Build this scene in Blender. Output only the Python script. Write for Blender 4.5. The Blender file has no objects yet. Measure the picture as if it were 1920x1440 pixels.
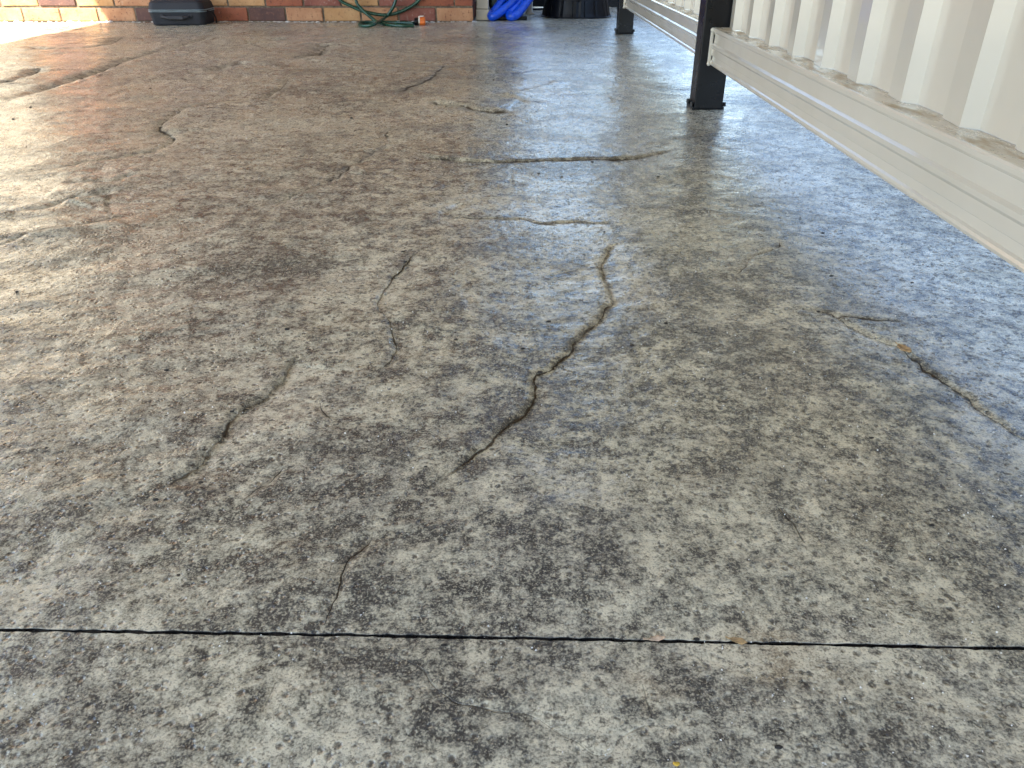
import bpy, bmesh, math, random
import numpy as np
from mathutils import Vector, Matrix
R = math.radians
random.seed(7)
sc = bpy.context.scene
COL = sc.collection

# ------------------------------------------------------------------ camera
CAM_H, FOC = 0.45, 1443.0                 # metres above the slab, focal length in photo pixels
PITCH = math.atan(830 / 1443)             # tilt below the horizon
cam = bpy.data.objects.new('camera', bpy.data.cameras.new('camera'))
COL.objects.link(cam)
cam.location = (0, 0, CAM_H)
cam.rotation_euler = (math.pi / 2 - PITCH, 0, 0)
cam.data.sensor_fit = 'HORIZONTAL'
cam.data.sensor_width = 36
cam.data.lens = FOC / 1920 * 36
cam.data.clip_start = 0.02
cam.data.clip_end = 2000
sc.camera = cam

# ------------------------------------------------------------------ sky, sun, exposure
SUN_TRAVEL = Vector((0.46, 0.55, -1.0)).normalized()
el = math.asin(-SUN_TRAVEL.z)
w = bpy.data.worlds.new('World'); sc.world = w; w.use_nodes = True
nt = w.node_tree; nt.nodes.clear()
sky = nt.nodes.new('ShaderNodeTexSky'); sky.sky_type = 'NISHITA'; sky.sun_disc = False
sky.sun_elevation = el; sky.sun_rotation = math.atan2(-SUN_TRAVEL.x, -SUN_TRAVEL.y)
bg = nt.nodes.new('ShaderNodeBackground'); bg.inputs['Strength'].default_value = 0.115
wo = nt.nodes.new('ShaderNodeOutputWorld')
nt.links.new(sky.outputs[0], bg.inputs[0]); nt.links.new(bg.outputs[0], wo.inputs[0])
sl = bpy.data.lights.new('sun', 'SUN'); sl.energy = 5.0; sl.angle = R(0.5); sl.color = (1.0, 0.91, 0.78)
so = bpy.data.objects.new('sun', sl); COL.objects.link(so)
so.rotation_euler = SUN_TRAVEL.to_track_quat('-Z', 'Y').to_euler(); so.location = (-4, -4, 8)
sc.view_settings.view_transform = 'Standard'; sc.view_settings.look = 'None'
sc.view_settings.gamma = 1.0; sc.view_settings.use_curve_mapping = False
sc.view_settings.exposure = 2.5
sc.cycles.max_bounces = 7; sc.cycles.diffuse_bounces = 4; sc.cycles.glossy_bounces = 4
sc.cycles.sample_clamp_indirect = 12

# ------------------------------------------------------------------ helpers
def U(px, py, z=0.0):
    """Survey of the photograph: the place on the plane at height z seen at a photo pixel."""
    u = (720 - py) / FOC; c, s = math.cos(PITCH), math.sin(PITCH)
    t = (CAM_H - z) / (s - c * u)
    return Vector(((px - 960) / FOC * t, (c + s * u) * t, z))
def V(px, py, y):
    """The same, on an upright plane at depth y."""
    u = (720 - py) / FOC; c, s = math.cos(PITCH), math.sin(PITCH)
    t = y / (c + s * u)
    return Vector(((px - 960) / FOC * t, y, CAM_H - (s - c * u) * t))

def tag(o, label=None, cat=None, group=None, kind=None):
    if label: o['label'] = label
    if cat: o['category'] = cat
    if group: o['group'] = group
    if kind: o['kind'] = kind
    return o
def empty(name, loc=(0, 0, 0), rz=0.0):
    o = bpy.data.objects.new(name, None); COL.objects.link(o)
    o.location = loc; o.rotation_euler = (0, 0, rz); o.empty_display_size = .1
    return o
def obj(name, bm, mat, parent=None, smooth=False, bevel=0.0, seg=2):
    me = bpy.data.meshes.new(name)
    bmesh.ops.recalc_face_normals(bm, faces=bm.faces)
    bm.to_mesh(me); bm.free()
    if smooth: me.polygons.foreach_set('use_smooth', [True] * len(me.polygons))
    o = bpy.data.objects.new(name, me); COL.objects.link(o)
    me.materials.append(mat)
    if parent: o.parent = parent
    if bevel:
        m = o.modifiers.new('bevel', 'BEVEL'); m.width = bevel; m.segments = seg
        m.limit_method = 'ANGLE'; m.angle_limit = R(35)
    return o
def box(bm, x0, x1, y0, y1, z0, z1):
    r = bmesh.ops.create_cube(bm, size=1)
    for v in r['verts']:
        v.co = Vector((x0 if v.co.x < 0 else x1, y0 if v.co.y < 0 else y1, z0 if v.co.z < 0 else z1))
    return r['verts']
def boxbm(*a):
    bm = bmesh.new(); box(bm, *a); return bm
def loft(bm, rings, cap=True):
    L = [[bm.verts.new(p) for p in r] for r in rings]
    n = len(L[0])
    for a, b in zip(L, L[1:]):
        for i in range(n):
            bm.faces.new((a[i], a[(i + 1) % n], b[(i + 1) % n], b[i]))
    if cap:
        bm.faces.new(L[0][::-1]); bm.faces.new(L[-1])
    return L
def catmull(pts, n=10):
    P = [Vector(p) for p in pts]; P = [2 * P[0] - P[1]] + P + [2 * P[-1] - P[-2]]
    out = []
    for i in range(1, len(P) - 2):
        a, b, c, d = P[i - 1:i + 3]
        for k in range(n):
            t = k / n
            out.append(.5 * ((2 * b) + (c - a) * t + (2 * a - 5 * b + 4 * c - d) * t * t + (3 * b - a - 3 * c + d) * t ** 3))
    out.append(P[-2]); return out
def tube(bm, pts, rad, n=12, squash=None):
    prev = None; rings = []
    for i, p in enumerate(pts):
        d = (pts[min(i + 1, len(pts) - 1)] - pts[max(i - 1, 0)]).normalized()
        a = prev if prev is not None else (Vector((0, 0, 1)) if abs(d.z) < .9 else Vector((1, 0, 0)))
        a = (a - d * a.dot(d)).normalized(); prev = a; b = d.cross(a)
        r = rad(i / (len(pts) - 1)) if callable(rad) else rad
        rings.append([p + (a * math.cos(q) + b * math.sin(q)) * r for q in (2 * math.pi * k / n for k in range(n))])
    loft(bm, rings)
def lathe(bm, prof, n=48, c=(0, 0, 0), fn=None):
    rings = []
    for r, z in prof:
        rings.append([Vector((c[0] + r * (fn(k, z) if fn else 1) * math.cos(2 * math.pi * k / n), c[1] + r * (fn(k, z) if fn else 1) * math.sin(2 * math.pi * k / n), c[2] + z)) for k in range(n)])
    loft(bm, rings)
def rrect(cx, cy, hx, hy, r, z, n=6):
    out = []
    for sx, sy, a0 in ((1, 1, 0), (-1, 1, 90), (-1, -1, 180), (1, -1, 270)):
        for k in range(n + 1):
            a = R(a0 + 90 * k / n)
            out.append(Vector((cx + sx * (hx - r) + r * math.cos(a), cy + sy * (hy - r) + r * math.sin(a), z)))
    return out

# ------------------------------------------------------------------ materials
class NT:
    def __init__(s, name):
        s.m = bpy.data.materials.new(name); s.m.use_nodes = True
        s.t = s.m.node_tree; s.b = s.t.nodes['Principled BSDF']
        s.co = s.t.nodes.new('ShaderNodeTexCoord').outputs['Object']
    def n(s, typ, **k):
        x = s.t.nodes.new(typ)
        for a, v in k.items(): setattr(x, a, v)
        return x
    def l(s, a, b): s.t.links.new(a, b)
    def put(s, sock, v):
        if hasattr(v, 'links') or hasattr(v, 'is_linked'): s.l(v, sock)
        else: sock.default_value = v
    def mapping(s, scale=(1, 1, 1), rot=(0, 0, 0), loc=(0, 0, 0), co=None):
        x = s.n('ShaderNodeMapping'); s.l(co or s.co, x.inputs[0])
        x.inputs['Scale'].default_value = scale; x.inputs['Rotation'].default_value = rot; x.inputs['Location'].default_value = loc
        return x.outputs[0]
    def noise(s, scale, detail=4, rough=.55, dist=0, co=None, col=False):
        x = s.n('ShaderNodeTexNoise'); s.l(co or s.co, x.inputs['Vector'])
        for k, v in (('Scale', scale), ('Detail', detail), ('Roughness', rough), ('Distortion', dist)): x.inputs[k].default_value = v
        return x.outputs['Color' if col else 'Fac']
    def voro(s, scale, feature='F1', co=None, out='Distance', rand=1.0):
        x = s.n('ShaderNodeTexVoronoi', feature=feature); s.l(co or s.co, x.inputs['Vector'])
        x.inputs['Scale'].default_value = scale; x.inputs['Randomness'].default_value = rand
        return x.outputs[out]
    def ramp(s, v, a, b, lo=0.0, hi=1.0, smooth=True):
        x = s.n('ShaderNodeMapRange'); x.interpolation_type = 'SMOOTHSTEP' if smooth else 'LINEAR'
        s.put(x.inputs[0], v); x.inputs[1].default_value = a; x.inputs[2].default_value = b
        x.inputs[3].default_value = lo; x.inputs[4].default_value = hi
        return x.outputs[0]
    def math(s, op, a, b=0.0, clamp=False):
        x = s.n('ShaderNodeMath', operation=op); x.use_clamp = clamp
        s.put(x.inputs[0], a); s.put(x.inputs[1], b); return x.outputs[0]
    def mix(s, f, a, b, mode='MIX'):
        x = s.n('ShaderNodeMix', data_type='RGBA', blend_type=mode)
        s.put(x.inputs[0], f)
        for sock, v in ((x.inputs[6], a), (x.inputs[7], b)):
            if isinstance(v, tuple): sock.default_value = v if len(v) == 4 else (*v, 1)
            else: s.l(v, sock)
        return x.outputs[2]
    def bump(s, h, dist, strength=1.0, nrm=None):
        x = s.n('ShaderNodeBump'); s.put(x.inputs['Height'], h)
        x.inputs['Distance'].default_value = dist; x.inputs['Strength'].default_value = strength
        if nrm is not None: s.l(nrm, x.inputs['Normal'])
        return x.outputs[0]
    def attr(s, name):
        x = s.n('ShaderNodeAttribute'); x.attribute_name = name; return x.outputs['Fac']
    def set(s, **k):
        for a, v in k.items():
            a = a.replace('_', ' ')
            sock = s.b.inputs[a]
            if isinstance(v, tuple): sock.default_value = v if len(v) == 4 else (*v, 1)
            else: s.put(sock, v)
        return s.m

def concrete_material():
    s = NT('sealed_stamped_concrete')
    dark_zone = s.attr('dark'); pale_zone = s.attr('pale'); rust_zone = s.attr('rust'); vd = s.attr('vd'); vm = s.attr('vm'); cut = s.attr('cut')
    tone = s.attr('tone'); mauve = s.attr('mauve'); mid = s.attr('mid')
    frac = s.noise(30, 8, .82)              # one fractal from hand-sized blotches down to sand
    fin2 = s.noise(150, 3, .7)
    fineb = s.noise(58, 2, .5)
    grit = s.noise(520, 1, .6)
    # ground tone: cool grey to warm cream
    base = s.mix(tone, C_COOL, C_WARM)
    base = s.mix(s.math('MULTIPLY', mauve, .5), base, C_MAUVE)
    thr = s.math('ADD', frac, s.math('MULTIPLY', s.math('SUBTRACT', s.math('ADD', s.math('MULTIPLY', mid, .55), s.math('MULTIPLY', dark_zone, .75)), s.math('MULTIPLY', pale_zone, .85)), .095))
    # pale worn cement on the high spots
    base = s.mix(s.math('MULTIPLY', s.ramp(thr, .55, .43), .95), base, C_PALE)
    # rust
    base = s.mix(s.math('MULTIPLY', s.math('MULTIPLY', rust_zone, s.ramp(frac, .35, .6, .3, 1)), .75), base, C_RUST)
    # charcoal release powder lying in clumps and specks
    dk = s.ramp(thr, .54, .62)
    base = s.mix(s.math('MULTIPLY', dk, .92), base, C_DARK)
    # separate dimples holding powder
    pit = s.voro(115)
    pitm = s.math('MULTIPLY', s.ramp(pit, .42, .18), s.ramp(fineb, .45, .52))
    base = s.mix(s.math('MULTIPLY', pitm, .8), base, C_PIT)
    spot = s.math('MULTIPLY', s.ramp(s.voro(33), .34, .12), s.ramp(frac, .47, .54))
    base = s.mix(s.math('MULTIPLY', spot, .72), base, C_DARK)
    # fine sand grain
    base = s.mix(s.ramp(fin2, .53, .66, 0, .55), base, C_GRAIN)
    base = s.mix(s.ramp(fin2, .46, .33, 0, .75), base, C_PIT)
    base = s.mix(s.ramp(grit, .5, .7, 0, .5), base, C_GRAIN)
    base = s.mix(s.ramp(grit, .5, .3, 0, .5), base, C_PIT)
    # veins: crack of brown dirt and painted crease shade, brown stain and painted fold shade beside
    dn = s.math('ADD', s.math('ABSOLUTE', vd), s.math('MULTIPLY', s.math('SUBTRACT', fineb, .5), 1.7))
    core = s.math('MULTIPLY', s.math('MULTIPLY', s.ramp(dn, .85, .1), s.math('MINIMUM', s.math('MULTIPLY', vm, 1.25), 1.0)), s.ramp(mid, .2, .6, .55, 1))
    stain_shade = s.math('MULTIPLY', s.math('MULTIPLY', s.ramp(dn, 5.6, .2), vm), s.ramp(frac, .38, .58, .35, 1))
    base = s.mix(s.math('MULTIPLY', stain_shade, .55), base, C_STAIN_SHADE, 'MULTIPLY')
    base = s.mix(s.math('MULTIPLY', core, .95), base, C_VEIN)
    base = s.mix(cut, base, C_CUT)
    # relief, metres
    hgt = s.math('ADD', s.math('MULTIPLY', fineb, .0014), s.math('MULTIPLY', fin2, .0006))
    hgt = s.math('ADD', hgt, s.math('MULTIPLY', pitm, -.0009))
    hgt = s.math('ADD', hgt, s.math('MULTIPLY', grit, .00025))
    hgt = s.math('ADD', hgt, s.math('MULTIPLY', core, -.0020))
    nrm = s.bump(hgt, 1.0, 1.0)
    s.l(nrm, s.b.inputs['Normal'])
    # the sealer shines where it lies thick and is worn dull elsewhere
    rough = s.math('ADD', s.ramp(fin2, .35, .65, .10, .36), s.math('MULTIPLY', s.math('SUBTRACT', mid, .4), .16))
    rough = s.math('ADD', rough, s.math('MULTIPLY', s.math('ADD', s.math('MULTIPLY', stain_shade, .5), core, clamp=True), .5), clamp=True)
    spec = s.math('SUBTRACT', .45, s.math('MULTIPLY', s.math('MAXIMUM', stain_shade, core), .34), clamp=True)
    s.set(Base_Color=base, Roughness=rough, IOR=1.5, Specular_IOR_Level=spec)
    return s.m
C_COOL, C_WARM, C_MAUVE = (.312, .298, .238), (.40, .372, .276), (.308, .288, .242)
C_CREAM, C_PALE, C_RUST = (.47, .455, .38), (.70, .645, .485), (.31, .21, .105)
C_DARK, C_PIT, C_GRAIN, C_VEIN = (.050, .048, .046), (.058, .054, .049), (.655, .61, .455), (.052, .035, .020)
C_STAIN_SHADE, C_CUT = (.62, .50, .36), (.030, .027, .024)

def brick_material(name, c0, c1, speck, spk=.5):
    s = NT(name)
    rnd = s.n('ShaderNodeObjectInfo').outputs['Random']
    off = s.n('ShaderNodeVectorMath', operation='ADD'); s.l(s.co, off.inputs[0])
    cmb = s.n('ShaderNodeCombineXYZ'); s.l(s.math('MULTIPLY', rnd, 37.0), cmb.inputs[0]); s.l(s.math('MULTIPLY', rnd, 11.0), cmb.inputs[2])
    s.l(cmb.outputs[0], off.inputs[1]); C = off.outputs[0]
    n1 = s.noise(9, 5, .6, co=C); n2 = s.noise(52, 4, .65, co=C)
    c = s.mix(s.ramp(n1, .35, .65), c0, c1)
    c = s.mix(s.math('MULTIPLY', s.ramp(n2, .56, .64), min(1, spk * 1.5)), c, speck)
    c = s.mix(s.ramp(s.noise(28, 4, .6, co=C), .62, .75, 0, .5), c, (.50, .43, .35))
    n3 = s.bump(n2, .004, .6, s.bump(n1, .006, .4))
    s.l(n3, s.b.inputs['Normal'])
    return s.set(Base_Color=c, Roughness=.85)
def plain(name, col, rough=.5, metal=0.0, var=.12, scale=20, bump=0.0, coat=0.0, spec=.5):
    s = NT(name)
    f = s.noise(scale, 5, .6)
    c2 = tuple(max(0, q * (1 - 2 * var)) for q in col); c1 = tuple(min(1, q * (1 + var)) for q in col)
    c = s.mix(s.ramp(f, .3, .7), c2, c1)
    s.set(Base_Color=c, Roughness=s.ramp(s.noise(scale * 2.3, 4), .3, .7, rough * .85, min(1, rough * 1.15)), Metallic=metal, Coat_Weight=coat, Coat_Roughness=.08)
    s.b.inputs['Specular IOR Level'].default_value = spec
    if bump: s.l(s.bump(f, bump, .6), s.b.inputs['Normal'])
    return s.m
def painted_steel():
    s = NT('cream_painted_steel')
    f = s.noise(3, 4); wob = s.noise(7, 2, .4, co=s.mapping((1, 1, .35)))
    c = s.mix(s.ramp(f, .3, .7), (.56, .525, .435), (.61, .575, .485))
    c = s.mix(s.ramp(s.noise(60, 6, .7), .64, .78, 0, .30), c, (.50, .44, .35))
    s.set(Base_Color=c, Roughness=.2, Coat_Weight=.5, Coat_Roughness=.06)
    s.l(s.bump(s.noise(420, 2), .0003, .12, s.bump(wob, .006, .35)), s.b.inputs['Normal'])
    s.l(s.bump(wob, .006, .35), s.b.inputs['Coat Normal'])
    return s.m

def dusty_ledge():
    s = NT('dusty_painted_steel')
    c = s.mix(s.ramp(s.noise(26, 5, .65, co=s.mapping((1, .35, 1))), .50, .66), (.60, .56, .46), (.42, .33, .20))
    c = s.mix(s.ramp(s.noise(240, 3, .6), .62, .72), c, (.10, .075, .05))
    return s.set(Base_Color=c, Roughness=s.ramp(s.noise(26, 5, .65, co=s.mapping((1, .35, 1))), .42, .62, .14, .5))
M = {}
M['ledge'] = dusty_ledge()
M['concrete'] = concrete_material()
M['steel'] = painted_steel()
M['black'] = plain('black_powder_coat', (.0022, .0026, .0042), .30, var=.2, scale=9, spec=.25)
M['black_plastic'] = plain('black_plastic', (.004, .005, .007), .4, var=.2, scale=30, bump=.0005, spec=.2)
M['teal'] = plain('dark_teal_plastic', (.012, .05, .055), .38, var=.2, scale=14)
M['blue'] = plain('blue_vinyl', (.004, .075, .62), .3, var=.15, scale=25, bump=.002)
M['hose'] = plain('green_hose_vinyl', (.008, .062, .036), .28, var=.2, scale=40)
M['orange'] = plain('orange_plastic', (.75, .17, .025), .4)
M['clip'] = plain('pale_plastic', (.7, .62, .52), .4)
M['fabric'] = plain('charcoal_shell_fabric', (.009, .011, .017), .7, var=.25, scale=300, bump=.0006)
M['zip'] = plain('grey_zip_tape', (.20, .26, .28), .5)
M['webbing'] = plain('black_webbing', (.01, .01, .013), .55)
M['cream'] = plain('cream_downpipe_paint', (.55, .49, .38), .4, var=.1, scale=6)
M['shutter'] = plain('cream_shutter_slats', (.66, .58, .44), .45, var=.05, scale=5)  # only on the added shuttered opening out of view
M['mortar'] = plain('tan_mortar', (.17, .13, .09), .95, var=.25, scale=60, bump=.004)
M['crumb'] = plain('mortar_crumbs', (.55, .52, .48), .95)
M['board'] = plain('dark_blocker_boards', (.045, .04, .035), .8, var=.25, scale=8)  # kept dark so the added blocker fence bounces little light
M['grit'] = plain('pale_grit', (.66, .64, .6), .35, spec=.6)
M['filler'] = plain('joint_dirt', (.035, .028, .02), .95, var=.4, scale=160, bump=.006)
M['leaf'] = plain('dry_leaf', (.47, .30, .13), .6, var=.25, scale=180, bump=.001)
M['leaf_pale'] = plain('pale_dry_leaf', (.58, .41, .27), .6, var=.2, scale=180, bump=.001)
M['seed'] = plain('yellow_petal', (.65, .42, .05), .6)
M['crumb_dark'] = plain('dark_crumb', (.02, .017, .014), .7)
M['roof'] = plain('shaded_roof_sheet', (.36, .325, .27), .6, var=.04)
M['ground'] = plain('pale_yard_paving', (.30, .27, .23), .9, var=.25, scale=3)
M['b_peach'] = brick_material('peach_brick', (.40, .19, .095), (.49, .265, .14), (.14, .05, .03))
M['b_tan'] = brick_material('tan_brick', (.42, .225, .095), (.51, .30, .14), (.20, .09, .05), .4)
M['b_red'] = brick_material('red_brick', (.25, .075, .04), (.33, .11, .055), (.10, .035, .025))
M['b_rust'] = brick_material('red_brown_brick', (.20, .065, .045), (.27, .10, .07), (.36, .25, .2), .35)
M['b_dark'] = brick_material('dark_brown_brick', (.085, .045, .04), (.13, .065, .05), (.22, .1, .07))
M['b_pink'] = brick_material('pink_brick', (.45, .22, .14), (.52, .29, .2), (.18, .07, .05))

# ------------------------------------------------------------------ the slab
rng = np.random.default_rng(11)
def vnoise(x, y, seed):
    """smooth lattice noise in -1..1"""
    r = np.random.default_rng(seed).random((256, 256)) * 2 - 1
    xi = np.floor(x).astype(int); yi = np.floor(y).astype(int); fx = x - xi; fy = y - yi
    fx = fx * fx * fx * (fx * (fx * 6 - 15) + 10); fy = fy * fy * fy * (fy * (fy * 6 - 15) + 10)
    a = r[xi % 256, yi % 256]; b = r[(xi + 1) % 256, yi % 256]; c = r[xi % 256, (yi + 1) % 256]; d = r[(xi + 1) % 256, (yi + 1) % 256]
    return (a * (1 - fx) + b * fx) * (1 - fy) + (c * (1 - fx) + d * fx) * fy
def fbm(x, y, seed, o=4, g=.5):
    s = 0; a = 1
    for k in range(o):
        s = s + a * vnoise(x * 2 ** k + 13.7 * k, y * 2 ** k + 5.3 * k, seed + k); a *= g
    return s

JOINT_Y, JOINT_S, GAP = .4022, -.0232, .0035
# stamped veins surveyed from the photograph: points in photo pixels, depth (m), step (m, + raises the left-hand side), width (m)
VEINS = [
 ([(1185,447),(1150,462),(1133,490),(1133,520),(1150,545),(1140,575),(1110,610),(1065,655),(1030,690),(1005,705),(1000,740),(985,775),(950,800),(930,828),(880,865),(840,893),(800,920),(790,945),(770,975)], .0042, -.0040, .0042),
 ([(697,998),(690,1030),(660,1055),(637,1090),(625,1130),(618,1174)], .0038, .0020, .0036),
 ([(582,655),(545,675),(530,705),(500,735),(450,765),(430,795),(395,840),(350,880),(310,905),(297,920)], .0055, -.0065, .0055),
 ([(530,875),(500,905),(455,935)], .0030, .0015, .0035),
 ([(794,460),(739,518),(708,570),(737,611),(740,658),(715,690),(687,716)], .0032, -.0045, .0040),
 ([(760,285),(830,298),(920,302),(1010,300),(1100,297),(1180,295),(1240,285),(1272,277)], .0040, .0030, .0040),
 ([(800,405),(870,410),(950,412),(985,412),(1020,420),(1080,416),(1130,420),(1172,424)], .0035, .0020, .0036),
 ([(757,264),(710,285),(665,310),(637,332),(590,350),(540,375),(485,387)], .0060, .0045, .0075),
 ([(544,143),(530,162),(500,180),(450,190),(360,200),(325,217),(300,240),(328,260),(295,280),(250,291),(215,297),(150,307),(100,317),(-40,332)], .0040, .0030, .0075),
 ([(614,80),(600,100),(575,106),(535,110)], .0085, .0050, .0130),
 ([(475,115),(425,122),(395,132),(340,137)], .0080, .0050, .0120),
 ([(530,70),(500,77),(455,81)], .0085, .0050, .0150),
 ([(234,69),(200,82),(155,89),(95,91),(40,87)], .0060, .0040, .0120),
 ([(425,58),(370,77),(320,90),(240,110),(195,130),(130,152),(65,172),(-30,205)], .0060, .0045, .0100),
 ([(75,126),(55,140),(20,151),(-40,165)], .0070, .0050, .0100),
 ([(260,326),(215,340),(175,342),(110,345)], .0050, .0040, .0080),
 ([(218,364),(165,370),(115,381),(85,391),(-30,402)], .0075, .0065, .0080),
 ([(235,407),(165,425),(90,435),(40,447),(-30,470)], .0075, .0070, .0080),
 ([(835,120),(800,150),(765,163),(740,177)], .0030, -.0020, .0070),
 ([(800,189),(855,197),(909,206),(968,210)], .0060, .0040, .0090),
 ([(1046,150),(1019,159),(975,169),(909,175)], .0070, .0050, .0095),
 ([(1463,573),(1518,579),(1561,592),(1625,626),(1685,649),(1706,667),(1740,692),(1783,722),(1817,741),(1843,765),(1869,782),(1960,845)], .0042, .0028, .0036),
 ([(1467,448),(1453,467),(1416,479),(1398,499),(1383,519)], .0045, .0025, .0050),
 ([(719,1206),(781,1260),(844,1312),(906,1331),(990,1346),(1071,1385),(1102,1404),(1139,1411),(1165,1383),(1227,1367),(1279,1370)], .0022, .0012, .0026),
 ([(1204,1286),(1214,1323),(1222,1354)], .0020, .001, .0024),
 ([(516,1284),(495,1333)], .0022, .001, .0026),
 ([(1463,953),(1489,987),(1510,1022)], .0026, .001, .0032),
 ([(1868,1260),(1904,1281)], .0020, .001, .0026),
 ([(620,790),(608,770),(604,752)], .0022, .001, .003), ([(870,382),(845,395),(838,405)], .004, .002, .005),
 ([(752,235),(728,247),(722,258),(735,268)], .006, .003, .008),
 ([(1560,592),(1640,600),(1700,604)], .002, .001, .004),
]
def blob(px, py, rx, ry, amt):                       # an irregular stain: centre and half-size in photo pixels
    c = U(px, py); ex = (U(px + rx, py) - c).length; ey = abs(U(px, py - ry).y - U(px, py + ry).y) / 2
    return (c.x, c.y, ex, ey, amt)
DARK = [blob(*b) for b in [(490,500,90,40,1),(470,790,70,60,.7),(830,690,80,40,.9),(850,330,110,30,.6),(1280,370,120,50,.9),(640,420,90,30,.8),(720,810,130,50,.8),(960,740,60,40,.8),
  (900,600,80,50,.5),(420,850,90,60,.7),(330,1060,130,60,.6),(1180,700,80,50,.6),(1250,620,80,40,.5),(1560,690,140,60,.6),(1100,1080,90,40,.6),(760,1240,80,30,.8),(880,1260,110,40,.7),(1350,1240,60,30,.6),
  (120,1380,90,50,.6),(330,1290,60,40,.6),(1660,560,100,40,.5),(1800,850,90,60,.4),(700,150,120,16,.6),(880,130,110,16,.7),(560,140,60,12,.5),(1230,200,60,40,.6),(750,620,50,80,.6),(590,1130,40,30,.4),(680,900,60,50,.6),(940,450,60,30,.6),(1010,520,60,40,.5),(1800,1040,40,30,.9),(230,410,120,14,.5),(170,455,130,12,.6),(1080,1180,70,20,.4),(1560,1000,110,50,.35),(1180,1320,80,40,.4),(400,1380,140,40,.35)]]
PALE = [blob(*b) for b in [(600,560,60,40,.8),(520,810,60,60,.9),(780,740,90,30,.9),(740,540,70,60,.7),(900,740,50,40,.7),(1050,950,120,50,.9),(1200,820,60,40,.8),(990,1230,140,40,.9),(880,1130,90,50,.8),(560,240,160,30,.7),(830,200,90,20,.8),
  (900,380,110,16,.6),(700,470,90,40,.6),(1120,1270,90,40,.7),(1320,1180,90,30,.7),(640,340,60,12,.6),(720,250,60,14,.7),(1450,900,130,70,.3),(1600,1290,120,40,.5),(860,930,60,40,.5),(1750,1310,90,30,.5)]]
RUST = [blob(*b) for b in [(1030,810,36,26,.8),(1480,1250,60,40,.8),(735,250,34,10,.9),(640,312,36,8,.8),(1100,330,50,8,.7),(1360,262,60,16,.9),(1430,305,26,10,.6),(1300,1290,26,16,.7),(860,460,60,20,.5),(1560,1010,40,30,.4),(580,1040,40,30,.5),(1320,900,70,40,.5),(470,460,40,12,.6),(590,620,50,20,.5),(1240,560,80,30,.5),(1140,1010,60,20,.3),(680,1060,20,24,.6),(700,940,30,20,.3),(1870,1000,40,30,.4),(1390,560,60,20,.4)]]

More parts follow.
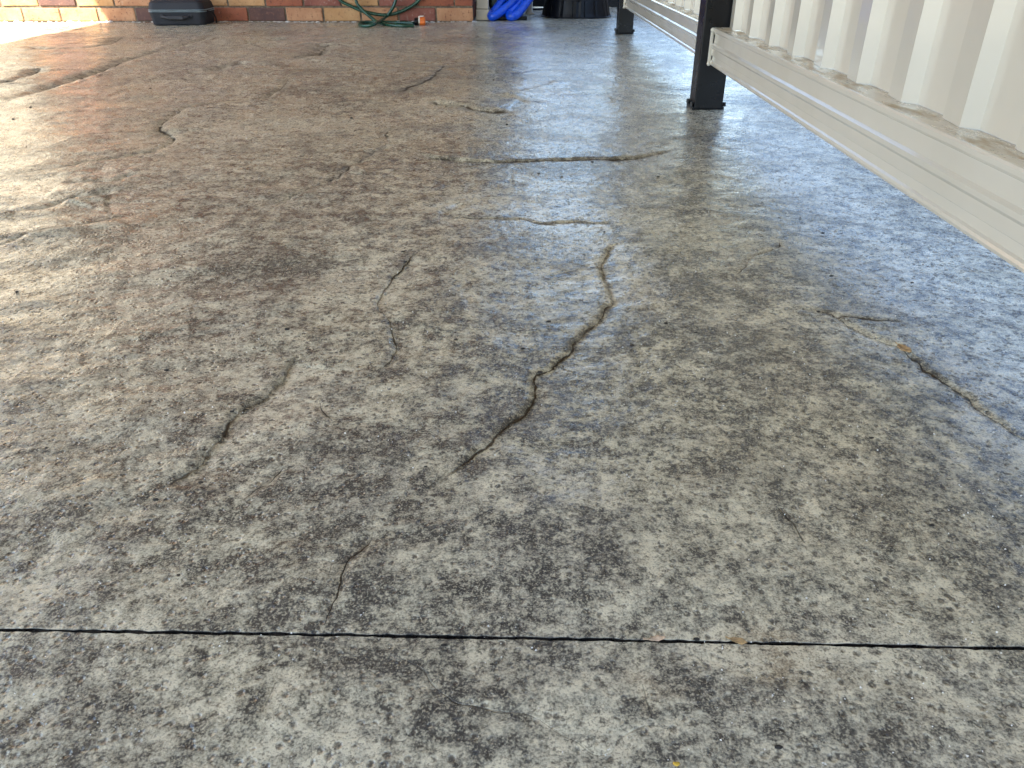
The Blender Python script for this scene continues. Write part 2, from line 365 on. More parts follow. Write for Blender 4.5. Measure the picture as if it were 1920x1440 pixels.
def field(X, Y):
    """height, vein, dark, pale, rust of the stamped surface"""
    sh = X.shape
    Z = .0030 * fbm(X * 2.1, Y * 2.1, 1, 3) + .0011 * fbm(X * 7 + Y, Y * 9, 5, 3, .5)
    left = 1 / (1 + np.exp((X + .35) * 6))                                # deeper slate ripples on the left
    rip = fbm((X * .94 + Y * .34) * 2.8, (Y * .94 - X * .34) * 11, 21, 3, .5)
    rid = 1 - np.abs(fbm((X * .96 + Y * .28) * 2.2, (Y * .96 - X * .28) * 7, 31, 3, .5))
    Z = Z + (.0005 + .0013 * left) * rip + .0014 * left * rid
    Z = Z + .0004 * fbm(X * 38, Y * 38, 41, 2, .5)
    vd = np.full(sh, 9.); vm = np.zeros(sh)
    for k, (pts, dep, stp, wid) in enumerate(VEINS):
        P = [U(*p) for p in pts]; P = np.array([(p.x, p.y) for p in catmull(P, 8)])
        far = P[:, 1].mean(); q_ = 3.2 if far > 3 else 2.1 if far > 2.1 else 1.9 if far > 1.45 else 1.0; lf = P[:, 0].mean() < -.7; w0 = wid; q_ *= 1.1 if lf else 1; wid *= q_; dep *= .8 * q_ if lf else (1.6 + q_) / 2.6; stp *= min(q_, 2)  # far veins widened: their dark colour stands in for shaded risers
        s_ = np.concatenate([[0], np.cumsum(np.hypot(*np.diff(P, axis=0).T))])
        T = np.gradient(P, axis=0); T /= np.hypot(T[:, 0], T[:, 1])[:, None] + 1e-9
        jit = fbm(s_ * 28, s_ * 0 + k * 3.1, 60 + k, 4, .6) * w0 * (.5 if lf else .9)
        P = P + np.stack([-T[:, 1], T[:, 0]], 1) * jit[:, None]
        m = max(.12, wid * 8)
        i = (X > P[:, 0].min() - m) & (X < P[:, 0].max() + m) & (Y > P[:, 1].min() - m) & (Y < P[:, 1].max() + m)
        if not i.any(): continue
        x, y = X[i], Y[i]; best = np.full(x.shape, 9.); sg = np.zeros(x.shape); al = np.zeros(x.shape)
        L = s_[-1]
        for a, b, sa, sb in zip(P[:-1], P[1:], s_[:-1], s_[1:]):
            dx, dy = b - a; q = dx * dx + dy * dy + 1e-12
            t = np.clip(((x - a[0]) * dx + (y - a[1]) * dy) / q, 0, 1)
            ex, ey = x - a[0] - t * dx, y - a[1] - t * dy; d = np.hypot(ex, ey); c = d < best
            best[c] = d[c]; sg[c] = np.sign(dx * ey - dy * ex)[c]; al[c] = (sa + t * (sb - sa))[c]
        e = np.clip(np.minimum(al, L - al) / (L * .16 + 1e-6), 0, 1); e = e * e * (3 - 2 * e)
        mod = np.clip(.85 + .35 * vnoise(al * 22, al * 0 + k * 7.7, 90 + k), .45, 1.2) * e
        ww = wid * (.75 + .5 * (vnoise(al * 40, al * 0 + k * 1.7, 130 + k) * .5 + .5))
        gw = np.maximum(ww, .0048 + .0016 * np.clip(y - 1.2, 0, 5)); g = np.exp(-(best / gw) ** 2)
        side = np.where(sg > 0, 1., -.25)
        Z[i] += mod * (-dep * (.5 if far < 1.4 else .7) * g + stp * side * np.exp(-best / (gw * 5)) * (1 - .5 * g))
        nd = best / (ww * .40); old = vd[i]; c = nd < np.abs(old)
        old[c] = (nd * np.where(sg < 0, -1, 1))[c]; vd[i] = old
        o2 = vm[i]; o2[c] = (mod * (nd < 6.5) * (.28 if far < .44 else 1.0 if lf else .9))[c]; vm[i] = o2
    def stain(L, seed):
        o = np.zeros(sh); wx = X + .05 * fbm(X * 9, Y * 9, seed, 3); wy = Y + .05 * fbm(X * 9, Y * 9, seed + 9, 3)
        for cx, cy, ex, ey, am in L:
            i = (np.abs(X - cx) < 3 * ex + .1) & (np.abs(Y - cy) < 3 * ey + .1)
            o[i] = np.maximum(o[i], am * np.exp(-(((wx[i] - cx) / ex) ** 2 + ((wy[i] - cy) / ey) ** 2) * 1.0))
        return o
    wx = X + .06 * fbm(X * 7, Y * 7, 500, 3); wy = Y + .06 * fbm(X * 7 + 4, Y * 7, 510, 3)
    c, q = math.cos(.6), math.sin(.6); rx, ry = wx * c - wy * q, wx * q + wy * c
    sm = lambda v, a, b: (lambda t: t * t * (3 - 2 * t))(np.clip((v - a) / (b - a), 0, 1))
    tone = sm(fbm(rx * 3.1, ry * 3.1, 520, 5, .6), -.75, .75)
    mauve = sm(fbm(rx * 4.7 + 3, ry * 4.7, 530, 5, .6), .1, 1.0)
    mid = sm(fbm(rx * 11, ry * 11, 540, 5, .62), -.9, .9)
    rust = np.maximum(stain(RUST, 260), .15 * sm(fbm(rx * 6.3, ry * 6.3, 550, 5, .62), .55, 1.2))
    Z = Z + .0014 * (mid - .5)
    jd = np.clip(np.abs(Y - JOINT_S * X - JOINT_Y) / .07, 0, 1); Z = Z * (.22 + .78 * jd * jd * (3 - 2 * jd))
    return Z, dict(vd=vd, vm=vm, cut=np.zeros(sh), dark=np.maximum(stain(DARK, 200), .75 * sm(fbm(rx * 2.6, ry * 2.6, 560, 3, .55), .05, .9)), pale=stain(PALE, 230), rust=rust, tone=tone, mauve=mauve, mid=mid)

def axis(stops):
    """coordinates whose spacing runs from one stop's step to the next"""
    out = [stops[0][0]]
    for (a, sa), (b, sb) in zip(stops, stops[1:]):
        x = a
        while x < b - 1e-9:
            t = (x - a) / (b - a); x += sa + (sb - sa) * t
            if x < b - .5 * sb: out.append(x)
        out.append(b)
    return np.array(out)
def slab(name, xs, vs, edge):
    X, Vv = np.meshgrid(xs, vs); Y = Vv + JOINT_S * X
    Z, AT = field(X, Y)
    if edge is not None:                               # saw-cut edge: crumbled arris and a wall going down
        r = edge
        chip = np.clip(fbm(xs * 90, xs * 0 + 3.3, 300 + r, 5, .8), -1.4, 1.4) * .0006
        Y[r] += chip * (1 if r == 0 else -1); Z[r] -= .0001
        add = lambda A, row: np.vstack([row, A]) if r == 0 else np.vstack([A, row])
        X, Y, Z = add(X, X[r]), add(Y, Y[r]), add(Z, Z[r]); AT = {k: add(A, A[r]) for k, A in AT.items()}
        X, Y = add(X, X[r]), add(Y, Y[r]); Z = add(Z, Z[r] - .0012); X, Y = add(X, X[r]), add(Y, Y[r]); Z = add(Z, np.full(len(xs), -.035))
        AT = {k: add(add(A, A[r] * 0 + 1 if k == 'cut' else A[r]), A[r] * 0 + 1 if k == 'cut' else A[r]) for k, A in AT.items()}
    ny, nx = X.shape; nv = nx * ny
    me = bpy.data.meshes.new(name)
    me.vertices.add(nv); me.vertices.foreach_set('co', np.stack([X, Y, Z], 2).astype(np.float32).ravel())
    i = np.arange(nv).reshape(ny, nx)
    q = np.stack([i[:-1, :-1], i[:-1, 1:], i[1:, 1:], i[1:, :-1]], 2).reshape(-1, 4)
    me.loops.add(q.size); me.loops.foreach_set('vertex_index', q.ravel().astype(np.int32))
    me.polygons.add(len(q)); me.polygons.foreach_set('loop_start', (np.arange(len(q)) * 4).astype(np.int32))
    me.polygons.foreach_set('loop_total', np.full(len(q), 4, np.int32))
    me.polygons.foreach_set('use_smooth', np.ones(len(q), bool))
    for nm, A in AT.items():
        me.attributes.new(nm, 'FLOAT', 'POINT').data.foreach_set('value', np.clip(A, -9 if nm == 'vd' else 0, 9 if nm == 'vd' else 1).astype(np.float32).ravel())
    me.update(calc_edges=True)
    me.materials.append(M['concrete'])
    o = bpy.data.objects.new(name, me); COL.objects.link(o)
    return tag(o, kind='structure')
XS = axis([(-6.5, .09), (-3.4, .016), (-1.5, .0085), (-.8, .0045), (.75, .0045), (1.3, .009), (2.6, .05)])
slab('patio_slab', XS, axis([(JOINT_Y + GAP / 2, .0028), (1.3, .0036), (2.6, .0075), (5.4, .016), (8.5, .06)]), 0)
slab('patio_slab_front', axis([(-6.5, .12), (-.9, .03), (-.6, .004), (.6, .004), (.9, .03), (2.6, .1)]), axis([(-5.2, .12), (.1, .02), (.26, .003), (JOINT_Y - GAP / 2, .0028)]), -1)
# dirt lying in the joint
xs = np.arange(-.7, .7, .003); bm = bmesh.new(); prev = None
zz = np.clip(-.0062 + .0065 * fbm(xs * 60, xs * 0, 401, 4, .7), -.02, -.0012)
for x, z in zip(xs, zz):
    y = JOINT_Y + JOINT_S * x
    a = bm.verts.new((x, y - .003, z)); b = bm.verts.new((x, y, z - .002)); c = bm.verts.new((x, y + .003, z))
    if prev: bm.faces.new((prev[0], a, b, prev[1])); bm.faces.new((prev[1], b, c, prev[2]))
    prev = (a, b, c)
tag(obj('joint_dirt', bm, M['filler']), kind='structure')
bm = bmesh.new(); bmesh.ops.create_circle(bm, cap_ends=True, segments=64, radius=600)
g = obj('ground', bm, M['ground']); g.location.z = -.05; tag(g, kind='structure')

# ------------------------------------------------------------------ brick wall
WY, WX = 5.45, -.251
PITCHX, COURSE = .2405, .0862
wall = empty('brick_wall', (WX - 3.4, WY, 0))
tag(wall, 'speckled orange and red brick house wall along the back of the patio', 'wall')
def wp(o):
    o.parent = wall; o.matrix_parent_inverse = Matrix.Translation(-wall.location); return o
Z0 = .0065
wp(obj('mortar', boxbm(-7.3, WX - .004, WY + .006, WY + .23, -.04, 2.7), M['mortar']))
wp(obj('mortar', boxbm(WX - .22, WX - .0045, WY + .2305, 8.5, -.04, 2.7), M['mortar']))
def brick_mesh(L, seed):
    r = random.Random(seed); bm = boxbm(-L / 2, L / 2, 0, .05, 0, .076)
    bmesh.ops.bevel(bm, geom=bm.edges[:], offset=.0035, segments=1, affect='EDGES')
    for v in bm.verts: v.co += Vector((r.uniform(-1, 1) * .0018, r.uniform(-1, 1) * .0015, r.uniform(-1, 1) * .0018))
    me = bpy.data.meshes.new('brick'); bm.to_mesh(me); bm.free(); return me
full = {}; half = {}
kinds = ['b_peach', 'b_tan', 'b_red', 'b_rust', 'b_dark', 'b_pink']
for k in kinds:
    full[k] = [brick_mesh(.230, hash(k) % 97 + j) for j in range(2)]; half[k] = [brick_mesh(.110, 5)]
    for m_ in full[k] + half[k]: m_.materials.append(M[k])
rows = {0: ['b_peach', 'b_rust', 'b_peach', 'b_tan', 'b_peach', 'b_dark', 'b_red', 'b_peach', 'b_dark', 'b_peach', 'b_tan', 'b_peach', 'b_tan', 'b_red'],
        1: ['H', 'b_red', 'b_rust', 'b_tan', 'b_rust', 'b_red', 'b_tan', 'b_tan', 'b_pink', 'b_peach', 'b_tan', 'b_dark', 'b_tan', 'b_peach', 'b_peach']}
rest = bmesh.new(); rest_f = []
for row in range(-1, 31):
    x = WX; z = Z0 + row * COURSE; n = 0
    seq = rows.get(row, [])
    off = row % 2
    while x > -7.2:
        hb = off and n == 0
        L = .110 if hb else .230
        kd = seq[n] if n < len(seq) and seq[n] != 'H' else random.choices(kinds, (5, 4, 3, 3, 2, 2))[0]
        if hb: kd = 'b_red'
        cx = x - L / 2
        jit = random.uniform(-.0025, .0025)
        if row <= 3 and cx > -4.6:
            me = random.choice((half if hb else full)[kd])
            o = bpy.data.objects.new('brick', me); COL.objects.link(o); o.location = (cx, WY + jit - (.004 if row < 0 else 0), z + random.uniform(-.001, .001))
            wp(o)
        else:
            vs = box(rest, cx - L / 2, cx + L / 2, WY + jit, WY + .05, z, z + .076)
            for f in {f for v in vs for f in v.link_faces}: f.material_index = kinds.index(kd)
        x -= L + .0105; n += 1
    y = WY + .24 if row % 2 == 0 else WY + .12 + .01            # the return along the side of the house
    while y < 8.3:
        kd = random.choice(kinds); vs = box(rest, WX - .05, WX + random.uniform(-.002, .002), y, y + .23, z, z + .076)
        for f in {f for v in vs for f in v.link_faces}: f.material_index = kinds.index(kd)
        y += .2405
o = obj('brickwork', rest, M[kinds[0]]); wp(o); o['kind'] = 'stuff'
for k in kinds[1:]: o.data.materials.append(M[k])
win = empty('added_window', (-4.28, WY, 0)); wp(win)  # unseen, added for a pale sunlit reflection on the left of the slab
obj('frame', boxbm(-1.12, 1.12, -.052, .0, .33, 2.22), M['cream'], win, bevel=.004)
obj('sill', boxbm(-1.16, 1.16, -.075, -.0, .285, .3295), M['cream'], win, bevel=.006)
for k in range(32): obj('slat', boxbm(-1.06, 1.06, -.062, -.0525, .36 + k * .056, .36 + k * .056 + .0535), M['shutter'], win)
# mortar crumbs where wall and slab meet
bm = bmesh.new()
for k in range(420):
    x = random.uniform(-4.2, WX + .02); r = random.choice((.002, .003, .003, .005, .008)) * random.uniform(.7, 1.3)
    v = bmesh.ops.create_icosphere(bm, subdivisions=1, radius=r)['verts']
    c = Vector((x, WY - abs(random.gauss(0, .014)) - .002, r * .3)); sx = random.uniform(.8, 2.2)
    for q in v: q.co = Vector((q.co.x * sx, q.co.y, q.co.z * .7)) * random.uniform(.8, 1.15) + c
tag(obj('mortar_crumbs', bm, M['crumb']), 'pale crumbs of mortar strewn along the foot of the brick wall', 'crumbs', kind='stuff')

# ------------------------------------------------------------------ patio roof overhead (its shade and reflection fall in view)
ROOF_Z = 2.6
ROOF_R, ROOF_L = .72, -2.596 - .46 * ROOF_Z
roof = empty('patio_roof', (-1.6, 1.2, ROOF_Z)); tag(roof, 'flat sheet patio roof shading the slab', 'roof')
def rp(o):
    o.parent = roof; o.matrix_parent_inverse = Matrix.Translation(-roof.location); return o
x = ROOF_L; k = 0
while x < ROOF_R - .05:
    x1 = min(x + .6, ROOF_R)
    bm = boxbm(x + .003, x1 - .003, -6.0, WY - .02, ROOF_Z, ROOF_Z + .07)
    rp(obj('roof_panel', bm, M['roof'])); x = x1
rp(obj('beam', boxbm(ROOF_L, ROOF_R, -6.04, -6.002, ROOF_Z - .05, ROOF_Z + .09), M['steel'], bevel=.004))

# ------------------------------------------------------------------ steel fence on black posts
fence = empty('steel_fence', tuple(U(1301, 208)), -.0145)
tag(fence, 'cream ribbed steel fence raised on black posts above the slab', 'fence')
FH = 2.1; PW = .086
# local frame: x away from the patio, y along the fence; near post front-left corner at the origin
def fpart(name, bm, mat, **k): return obj(name, bm, mat, fence, **k)
def post(y):
    p = fpart('post', boxbm(0, PW, y, y + PW, .004, FH + .08), M['black'], bevel=.004, seg=3)
    obj('post_cap', boxbm(-.003, PW + .003, y - .003, y + PW + .003, FH + .0805, FH + .1), M['black_plastic'], p, bevel=.003)
    obj('base_plate', boxbm(-.006, PW + .006, y + .003, y + PW + .006, 0, .0115), M['black'], p, bevel=.002)
    for bx_, by_ in ((-.006, y + .012), (PW + .006, y + .012), (-.006, y + PW - .012)):
        bm = bmesh.new(); bmesh.ops.create_cone(bm, cap_ends=True, segments=6, radius1=.0065, radius2=.005, depth=.012, matrix=Matrix.Translation((bx_, by_, .018)))
        obj('bolt', bm, M['black'], p)
SPAN = 2.249
for y in (0, SPAN, -2.30): post(y)
def rail(y0, y1, z0, up=1):
    """roll-formed C rail: ribbed face towards the patio, ledge on top where the sheets stand"""
    x0 = .027; x1 = .098; H = .101
    prof = [(x1, 0), (x0 + .006, 0), (x0 + .001, .003), (x0, .007), (x0 + .001, .011), (x0 + .0045, .0135), (x0 + .0055, .026), (x0 + .0015, .0285),
            (x0 + .0015, .046), (x0 - .0005, .050), (x0 - .0005, .057), (x0 + .005, .061), (x0 + .006, .0865), (x0 + .001, .089), (x0, .092), (x0, .098), (x0 + .002, H), (x0 + .005, H + .0005),
            (x1, H - .0005)]
    if up < 0: prof = [(a, H - b) for a, b in prof]
    bm = bmesh.new(); loft(bm, [[Vector((a, y, z0 + b)) for a, b in prof] for y in np.linspace(y0, y1, 5)])
    r = fpart('rail', bm, M['steel'])
    r.data.materials.append(M['ledge'])
    for f in r.data.polygons:
        if f.normal.z * up > .9 and f.center.z - z0 > .09 and f.center.x > x0 + .03: f.material_index = 1
    e = y1 - .0005
    bm = boxbm(x0 - .005, x0 + .004, e - .010, e, z0 + .004, z0 + H - .004)
    obj('end_bracket', bm, M['steel'], r, bevel=.0015)
    for zz_ in (z0 + .004, z0 + H - .006):
        bm = bmesh.new(); bmesh.ops.create_uvsphere(bm, u_segments=10, v_segments=6, radius=.0065, matrix=Matrix.Translation((x0 - .001, e - .008, zz_)))
        obj('rivet', bm, M['steel'], r, smooth=True)
    for zz_, hh in ((.072, .022), (.022, .011)):
        bm = boxbm(x0 + .0035, x0 + .0065, e - .016, e - .0105, z0 + zz_ - hh / 2, z0 + zz_ + hh / 2)
        obj('slot', bm, M['black_plastic'], r)
    return r
XC, XT = .068, .084                          # crest and trough planes of the ribbed sheets
def sheets(y0, y1, z0, z1):
    y = y1; ph = 0.0
    while y > y0 + .02:
        a = max(y0, y - .746)
        bm = bmesh.new(); row = []
        q = y; pts = []
        k = 0
        pat = ((.017, XC + .004), (.063, XC - .003), (.017, XT), (.0895, XT))
        pts.append((y, XT)); q = y
        while q > a + 1e-5:
            for d, xx in pat:
                q = q - d
                pts.append((max(q, a), xx))
                if q <= a: break
        clean = []
        for yy, xx in pts:
            if not clean or abs(clean[-1][0] - yy) > 1e-6: clean.append((yy, xx))
        ring0 = [Vector((xx, yy, z0)) for yy, xx in clean] + [Vector((xx + .0009, yy, z0)) for yy, xx in clean[::-1]]
        zs = np.linspace(z0, z1, 4)
        loft(bm, [[Vector((v.x, v.y, z)) for v in ring0] for z in zs], cap=False)
        fpart('ribbed_sheet', bm, M['steel'])
        y = a - .0004
rail_z = .132
for y0, y1 in ((-2.30 + PW + .002, -.002), (PW + .002, SPAN - .002)):
    rail(y0, y1, rail_z)
    rail(y0, y1, FH - .101, -1)
    sheets(y0, y1, rail_z + .1012, FH - .1015)

# ------------------------------------------------------------------ downpipe, bin, blue hose, background
dp = empty('downpipe', (-.193, 5.60, 0)); tag(dp, 'cream rectangular downpipe at the right end of the brick wall', 'downpipe')
obj('pipe', boxbm(-.040, .040, -.026, .026, .066, 2.4), M['cream'], dp, bevel=.006)
obj('shoe', boxbm(-.0435, .0435, -.030, .030, .001, .0655), M['cream'], dp, bevel=.006)

bn = empty('garden_bin', (.443, 5.905, 0)); tag(bn, 'dark teal round bin on a ribbed black base beside the far post', 'bin')
bm = bmesh.new(); lathe(bm, [(.246, 0), (.246, .006), (.238, .009), (.232, .03), (.218, .100), (.215, .112), (.05, .112)], 96, fn=lambda k, z: 1 - (.022 if (k % 8) == 0 and .008 < z < .105 else 0))
obj('base', bm, M['black_plastic'], bn, smooth=False)
bm = bmesh.new(); lathe(bm, [(.05, .1125), (.214, .1125), (.226, .120), (.229, .13), (.225, .26), (.205, .34), (.15, .39), (.03, .41)], 64)
obj('body', bm, M['teal'], bn, smooth=True)
for k in range(6):
    a = R(-90 - 50 + k * 20); c, s = math.cos(a), math.sin(a)
    bm = bmesh.new(); tube(bm, [Vector((.243 * c, .243 * s, .008)), Vector((.2225 * c, .2225 * s, .104))], .0022, 6)
    obj('rib', bm, M['black_plastic'], bn, smooth=True)

def hosepath(l): return [V(px, py, y) for px, py, y in l]
bh = empty('blue_hose', (-.05, 5.6, 0)); tag(bh, 'thick bright blue hose bent down to the floor next to the downpipe', 'hose')
for l in ([(1008,-60,5.74),(985,-28,5.70),(962,2,5.62),(942,20,5.56),(926,31,5.53),(921,32,5.56),(925,24,5.61),(938,6,5.66),(948,-14,5.70),(955,-50,5.74)],
          [(1030,-58,5.70),(1006,-22,5.66),(986,6,5.60),(972,24,5.55),(963,33,5.52),(956,33,5.54),(957,24,5.58),(972,8,5.64),(985,-12,5.68),(1010,-60,5.72)]):
    P = hosepath(l); lo = min(p.z for p in P); P = [Vector((p.x, p.y, max(p.z, .0285))) for p in P]
    bm = bmesh.new(); tube(bm, catmull(P, 10), .0275, 16); h_ = obj('loop', bm, M['blue'], None, smooth=True)
    h_.parent = bh; h_.matrix_parent_inverse = Matrix.Translation(-bh.location)
tr = obj('floor_tray', boxbm(-.13, .10, 5.60, 5.72, .001, .022), M['black_plastic'], bevel=.004); tag(tr, 'flat black tray under the blue hose', 'tray')
pp = empty('pale_stub', (.125, 6.05, 0)); tag(pp, 'short pale grey pipe standing between blue hose and bin', 'pipe')
bm = bmesh.new(); lathe(bm, [(.030, .001), (.030, .012), (.021, .016), (.021, .30), (.015, .302)], 20); obj('pipe', bm, M['cream'], pp, smooth=True)
bm = bmesh.new(); lathe(bm, [(.024, .3025), (.024, .34), (.01, .345)], 20); obj('cap', bm, M['cream'], pp, smooth=True)
cab = empty('dark_cabinet', (-.03, 5.95, 0)); tag(cab, 'dark equipment cabinet standing in shadow behind the blue hose', 'cabinet')
obj('body', boxbm(-.12, .11, -.13, .25, .05, 1.9), M['black_plastic'], cab, bevel=.008); obj('door', boxbm(-.11, .10, -.142, -.1305, .07, 1.85), M['teal'], cab, bevel=.004)
for sx in (-.10, .09):
    for sy in (-.11, .23): obj('foot', boxbm(sx - .015, sx + .015, sy - .015, sy + .015, .001, .0495), M['black_plastic'], cab)
cb = bmesh.new(); tube(cb, catmull([U(900, 22, .01), U(935, 24, .008), U(985, 16, .006), U(1003, 18, .006), U(1025, 16, .008), U(1060, 14, .008)], 8), .007, 8)
tag(obj('black_cable', cb, M['black_plastic'], smooth=True), 'thin black cable lying on the floor behind blue hose and bin', 'cable')
bb = empty('dark_board', (.5, 6.75, 0)); tag(bb, 'low black edging board across the passage behind the bin', 'edging')
obj('board', boxbm(-.72, .9, 0, .03, .001, .30), M['black_plastic'], bb, bevel=.004); obj('rail', boxbm(-.72, .9, -.012, -.0005, .20, .26), M['cream'], bb, bevel=.003)

bf = empty('sky_blocker_fence', (2.45, 3.0, 0)); tag(bf, 'unseen low dark board fence added to block low sky beyond the cream fence', 'fence')  # added out of view to keep low sky out of the slab's reflections
for k in range(54): obj('board', boxbm(-.01, .01, -5.4 + k * .2, -5.4 + k * .2 + .19, -.045, .95), M['board'], bf)
for z in (.2, .75): obj('rail', boxbm(.0105, .045, -5.4, 5.4, z, z + .07), M['board'], bf)

# ------------------------------------------------------------------ green garden hose
gh = empty('garden_hose', (-.95, WY - .06, 0)); tag(gh, 'dark green garden hose looped against the brick wall', 'hose')
yw = WY - .022
A = [V(600, -60, yw), V(612, -28, yw), V(637, 0, yw), V(655, 10, yw), V(682, 21.5, yw), V(711, 27.5, yw), V(733, 27, yw), V(760, 18, yw), V(786, 0, yw), V(800, -25, yw), V(802, -60, yw)]
B = [V(655, -50, yw - .02), V(667, 0, yw - .024), V(676, 15, yw - .03), V(690, 28, yw - .045)] + [U(706, 40, .012), U(724, 46, .0105), U(752, 48.5, .0105), U(776, 47.5, .0125)]
C = [V(752, -50, yw - .018), V(742, 0, yw - .021), V(733, 20, yw - .026), V(722, 33, yw - .05)] + [U(704, 44.5, .02), U(688, 48.5, .0105), U(676, 47, .0105), U(675, 43.5, .0105), U(690, 41.5, .0105), U(715, 42, .0105), U(745, 42.5, .0105), U(776, 43.8, .0125)]
for l in (A, B, C):
    bm = bmesh.new(); tube(bm, catmull(l, 10), .0098, 12); o = obj('strand', bm, M['hose'], None, smooth=True)
    o.parent = gh; o.matrix_parent_inverse = Matrix.Translation(-gh.location)
cn = empty('hose_connector', tuple(U(788, 49))); tag(cn, 'orange hose fitting with a pale clip at the end of the green hose', 'connector')
bm = bmesh.new(); lathe(bm, [(.012, -.036), (.021, -.034), (.0225, -.028), (.0225, -.012), (.019, -.008)], 20); o = obj('collar', bm, M['black_plastic'], cn, smooth=False); o.rotation_euler = (0, R(90), R(4)); o.location = (-.002, .03, .0235)
bm = bmesh.new(); lathe(bm, [(.012, -.0075), (.021, -.007), (.025, -.002), (.025, .024), (.022, .029), (.010, .030)], 24, fn=lambda k, z: 1 - (.05 if k % 3 == 0 else 0)); o = obj('nut', bm, M['orange'], cn); o.rotation_euler = (0, R(90), R(4)); o.location = (0, .03, .0255)
bm = bmesh.new(); lathe(bm, [(.0225, -.046), (.0235, -.044), (.0235, -.037), (.0225, -.0365)], 20); o = obj('ring', bm, M['clip'], cn); o.rotation_euler = (0, R(90), R(4)); o.location = (.034, .03, .03)
bm = boxbm(-.004, .022, .012, .040, .0495, .056); obj('clip', bm, M['clip'], cn, bevel=.002)

# ------------------------------------------------------------------ zipped case
cc = U(334, 49); case = empty('hard_case', (cc.x - .002, cc.y + .115, 0), R(1)); tag(case, 'small charcoal zipped hard case with a carry handle against the wall', 'case')
bm = bmesh.new(); loft(bm, [rrect(0, 0, .152, .098, .03, .001), rrect(0, 0, .160, .106, .034, .008), rrect(0, 0, .170, .114, .036, .070), rrect(0, 0, .171, .115, .036, .0765)]); obj('lower_shell', bm, M['fabric'], case, smooth=False, bevel=.002)
bm = bmesh.new(); loft(bm, [rrect(0, 0, .171, .115, .036, .0905), rrect(0, 0, .170, .114, .036, .097), rrect(0, 0, .164, .108, .036, .126), rrect(0, 0, .150, .095, .034, .139), rrect(0, 0, .140, .085, .03, .141)]); obj('lid', bm, M['fabric'], case, smooth=False, bevel=.002)
bm = bmesh.new(); loft(bm, [rrect(0, 0, .168, .112, .035, .0766), rrect(0, 0, .168, .112, .035, .0904)]); zt = obj('zip', bm, M['webbing'], case)
for z in (.0772, .0862):
    bm = bmesh.new(); loft(bm, [rrect(0, 0, .1725, .1165, .037, z), rrect(0, 0, .1745, .1185, .037, z + .0018), rrect(0, 0, .1725, .1165, .037, z + .0040)]); obj('piping', bm, M['zip'], zt, smooth=True)
hd = empty('x'); bpy.data.objects.remove(hd)
P = catmull([(-.085, -.106, .055), (-.07, -.124, .050), (-.03, -.130, .046), (.03, -.130, .046), (.07, -.124, .050), (.085, -.106, .055)], 8)
bm = bmesh.new(); tube(bm, P, .0085, 10); hd = obj('handle', bm, M['webbing'], case, smooth=True)
obj('grip', boxbm(-.05, .05, -.1405, -.121, .035, .058), M['webbing'], hd, bevel=.006)
for sx in (-.085, .085): obj('tab', boxbm(sx - .011, sx + .011, -.117, -.104, .044, .064), M['webbing'], hd, bevel=.003)
bm = bmesh.new(); tube(bm, catmull([(.172, -.06, .082), (.190, -.02, .070), (.196, .01, .04), (.19, .03, .006)], 8), .004, 8); obj('zip_pull', bm, M['webbing'], case, smooth=True)

# ------------------------------------------------------------------ leaves and litter
def leaf(name, loc, rz, L, W, mat, label, tilt=(0, 0), curl=.25, seed=1):
    r = random.Random(seed); e = empty(name, loc, rz); e.rotation_euler = (tilt[0], tilt[1], rz); tag(e, label, 'leaf')
    bm = bmesh.new(); n = 9; rows = []
    for i in range(n + 1):
        t = i / n; hw = W * (math.sin(math.pi * min(1, t * .93 + .04)) ** .75) * (1 + r.uniform(-.18, .18))
        rows.append([bm.verts.new((L * (t - .5), hw * s, abs(s) * curl * hw + .0006 * r.uniform(-1, 1) + .0010 + .25 * L * (t - .5) ** 2)) for s in (-1, -.5, 0, .5, 1)])
    for a, b in zip(rows, rows[1:]):
        for k in range(4): bm.faces.new((a[k], a[k + 1], b[k + 1], b[k]))
    o = obj('blade', bm, mat, e, smooth=True); m = o.modifiers.new('s', 'SOLIDIFY'); m.thickness = .0004
    bm = bmesh.new(); tube(bm, catmull([(-L * .78, .0006, .0016), (-L * .5, 0, .0016), (0, 0, .0014), (L * .45, 0, .0016)], 5), lambda t: .0005 * (1.25 - t), 6)
    obj('stalk', bm, mat, e, smooth=True); return e
p = U(1693, 661); leaf('dry_leaf', (p.x, p.y, .004), R(-78), .024, .0065, M['leaf'], 'tiny tan dry leaf lying on the thin vein at right', seed=3)
p = U(1232, 1200); leaf('dry_leaf', (p.x, p.y + .001, .0005), R(3), .013, .0020, M['leaf_pale'], 'pale pinkish leaf wedged in the slab joint, the left one of two', tilt=(R(38), R(-6)), curl=.1, seed=5)
p = U(1383, 1204); leaf('dry_leaf', (p.x, p.y, .0012), R(-8), .0125, .0024, M['leaf'], 'golden brown leaf wedged in the slab joint, the right one of two', tilt=(R(30), R(10)), curl=.3, seed=8)
bm = bmesh.new()
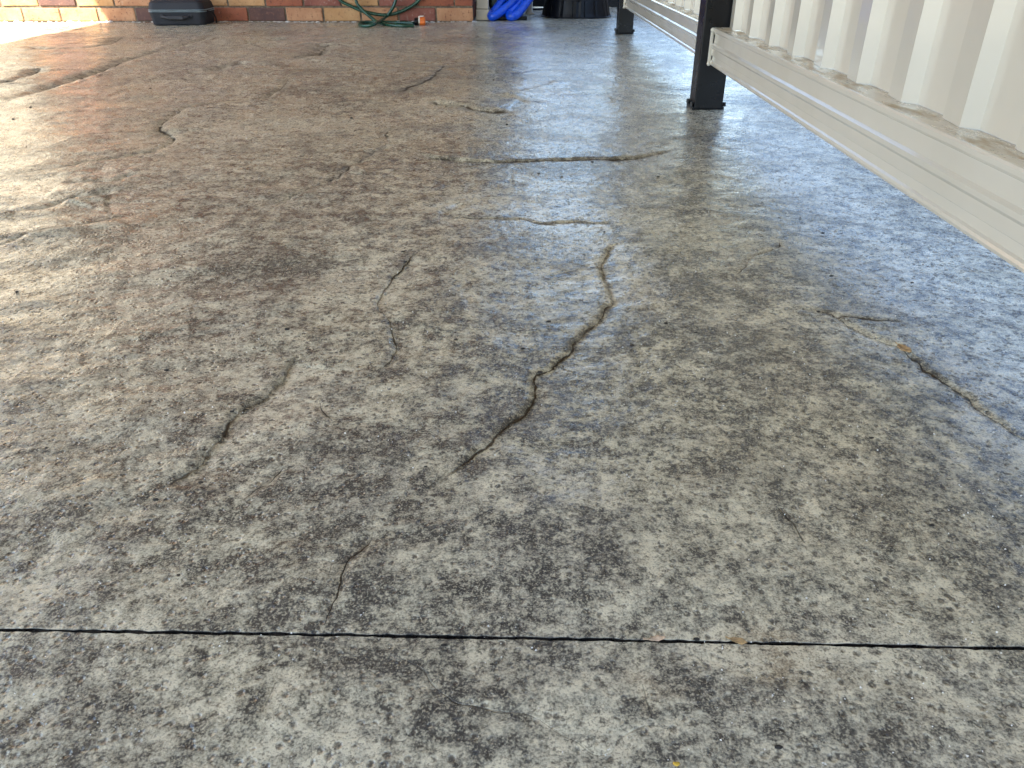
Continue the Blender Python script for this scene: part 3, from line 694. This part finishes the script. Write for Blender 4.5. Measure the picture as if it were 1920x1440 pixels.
for k in range(2600):
    y = .26 + 2.6 * random.random() ** 2.0; x = random.uniform(-1, 1) * (.3 + .62 * y)
    r = random.choice((.0004, .0005, .0006, .0008)) * (1 + .35 * y) * random.uniform(.7, 1.2)
    M4 = Matrix.Translation((x, y, .0015)) @ Matrix.Rotation(random.uniform(0, 6), 4, 'Z')
    v = bmesh.ops.create_icosphere(bm, subdivisions=1, radius=r, matrix=M4)['verts'] if False else None
    a = [bm.verts.new(M4 @ Vector((r * random.uniform(.7, 1.4) * math.cos(q), r * random.uniform(.7, 1.4) * math.sin(q), 0))) for q in (0, 2.1, 4.2)]
    t = bm.verts.new(M4 @ Vector((0, 0, r * 1.2))); d = bm.verts.new(M4 @ Vector((0, 0, -r)))
    for i in range(3): bm.faces.new((a[i], a[(i + 1) % 3], t)); bm.faces.new((a[(i + 1) % 3], a[i], d))
bits = bmesh.new()
for k in range(90):
    y = .28 + 3.2 * random.random() ** 1.6; x = random.uniform(-1, .8) * (.25 + .55 * y); r = random.uniform(.0008, .0018) * (1 + .3 * y)
    v = bmesh.ops.create_icosphere(bits, subdivisions=1, radius=r, matrix=Matrix.Translation((x, y, .001)))['verts']
    for q in v: q.co.x = x + (q.co.x - x) * 1.8; q.co.z = .001 + (q.co.z - .001) * .8
tag(obj('dark_crumbs', bits, M['crumb_dark']), 'scattered dark specks of soil on the slab', 'crumbs', kind='stuff')
for nm, (px, py), lb in (('yellow_petal', (1224, 1130), 'tiny yellow petal above the right half of the joint'), ('yellow_petal', (1268, 1436), 'tiny orange yellow petal at the bottom edge of the picture')):
    p = U(px, py); pb = bmesh.new(); v = bmesh.ops.create_uvsphere(pb, u_segments=8, v_segments=5, radius=.0019)['verts']
    for q in v: q.co = Vector((q.co.x * 1.3, q.co.y * .8 + .4 * abs(q.co.x), q.co.z * .35 + 40 * q.co.x ** 2))
    o = obj(nm, pb, M['seed'], smooth=True); o.location = (p.x, p.y, .0016); tag(o, lb, 'petal')
GR = obj('grit', bm, M['grit']); tag(GR, 'pale sand grains scattered over the slab', 'grit', kind='stuff')
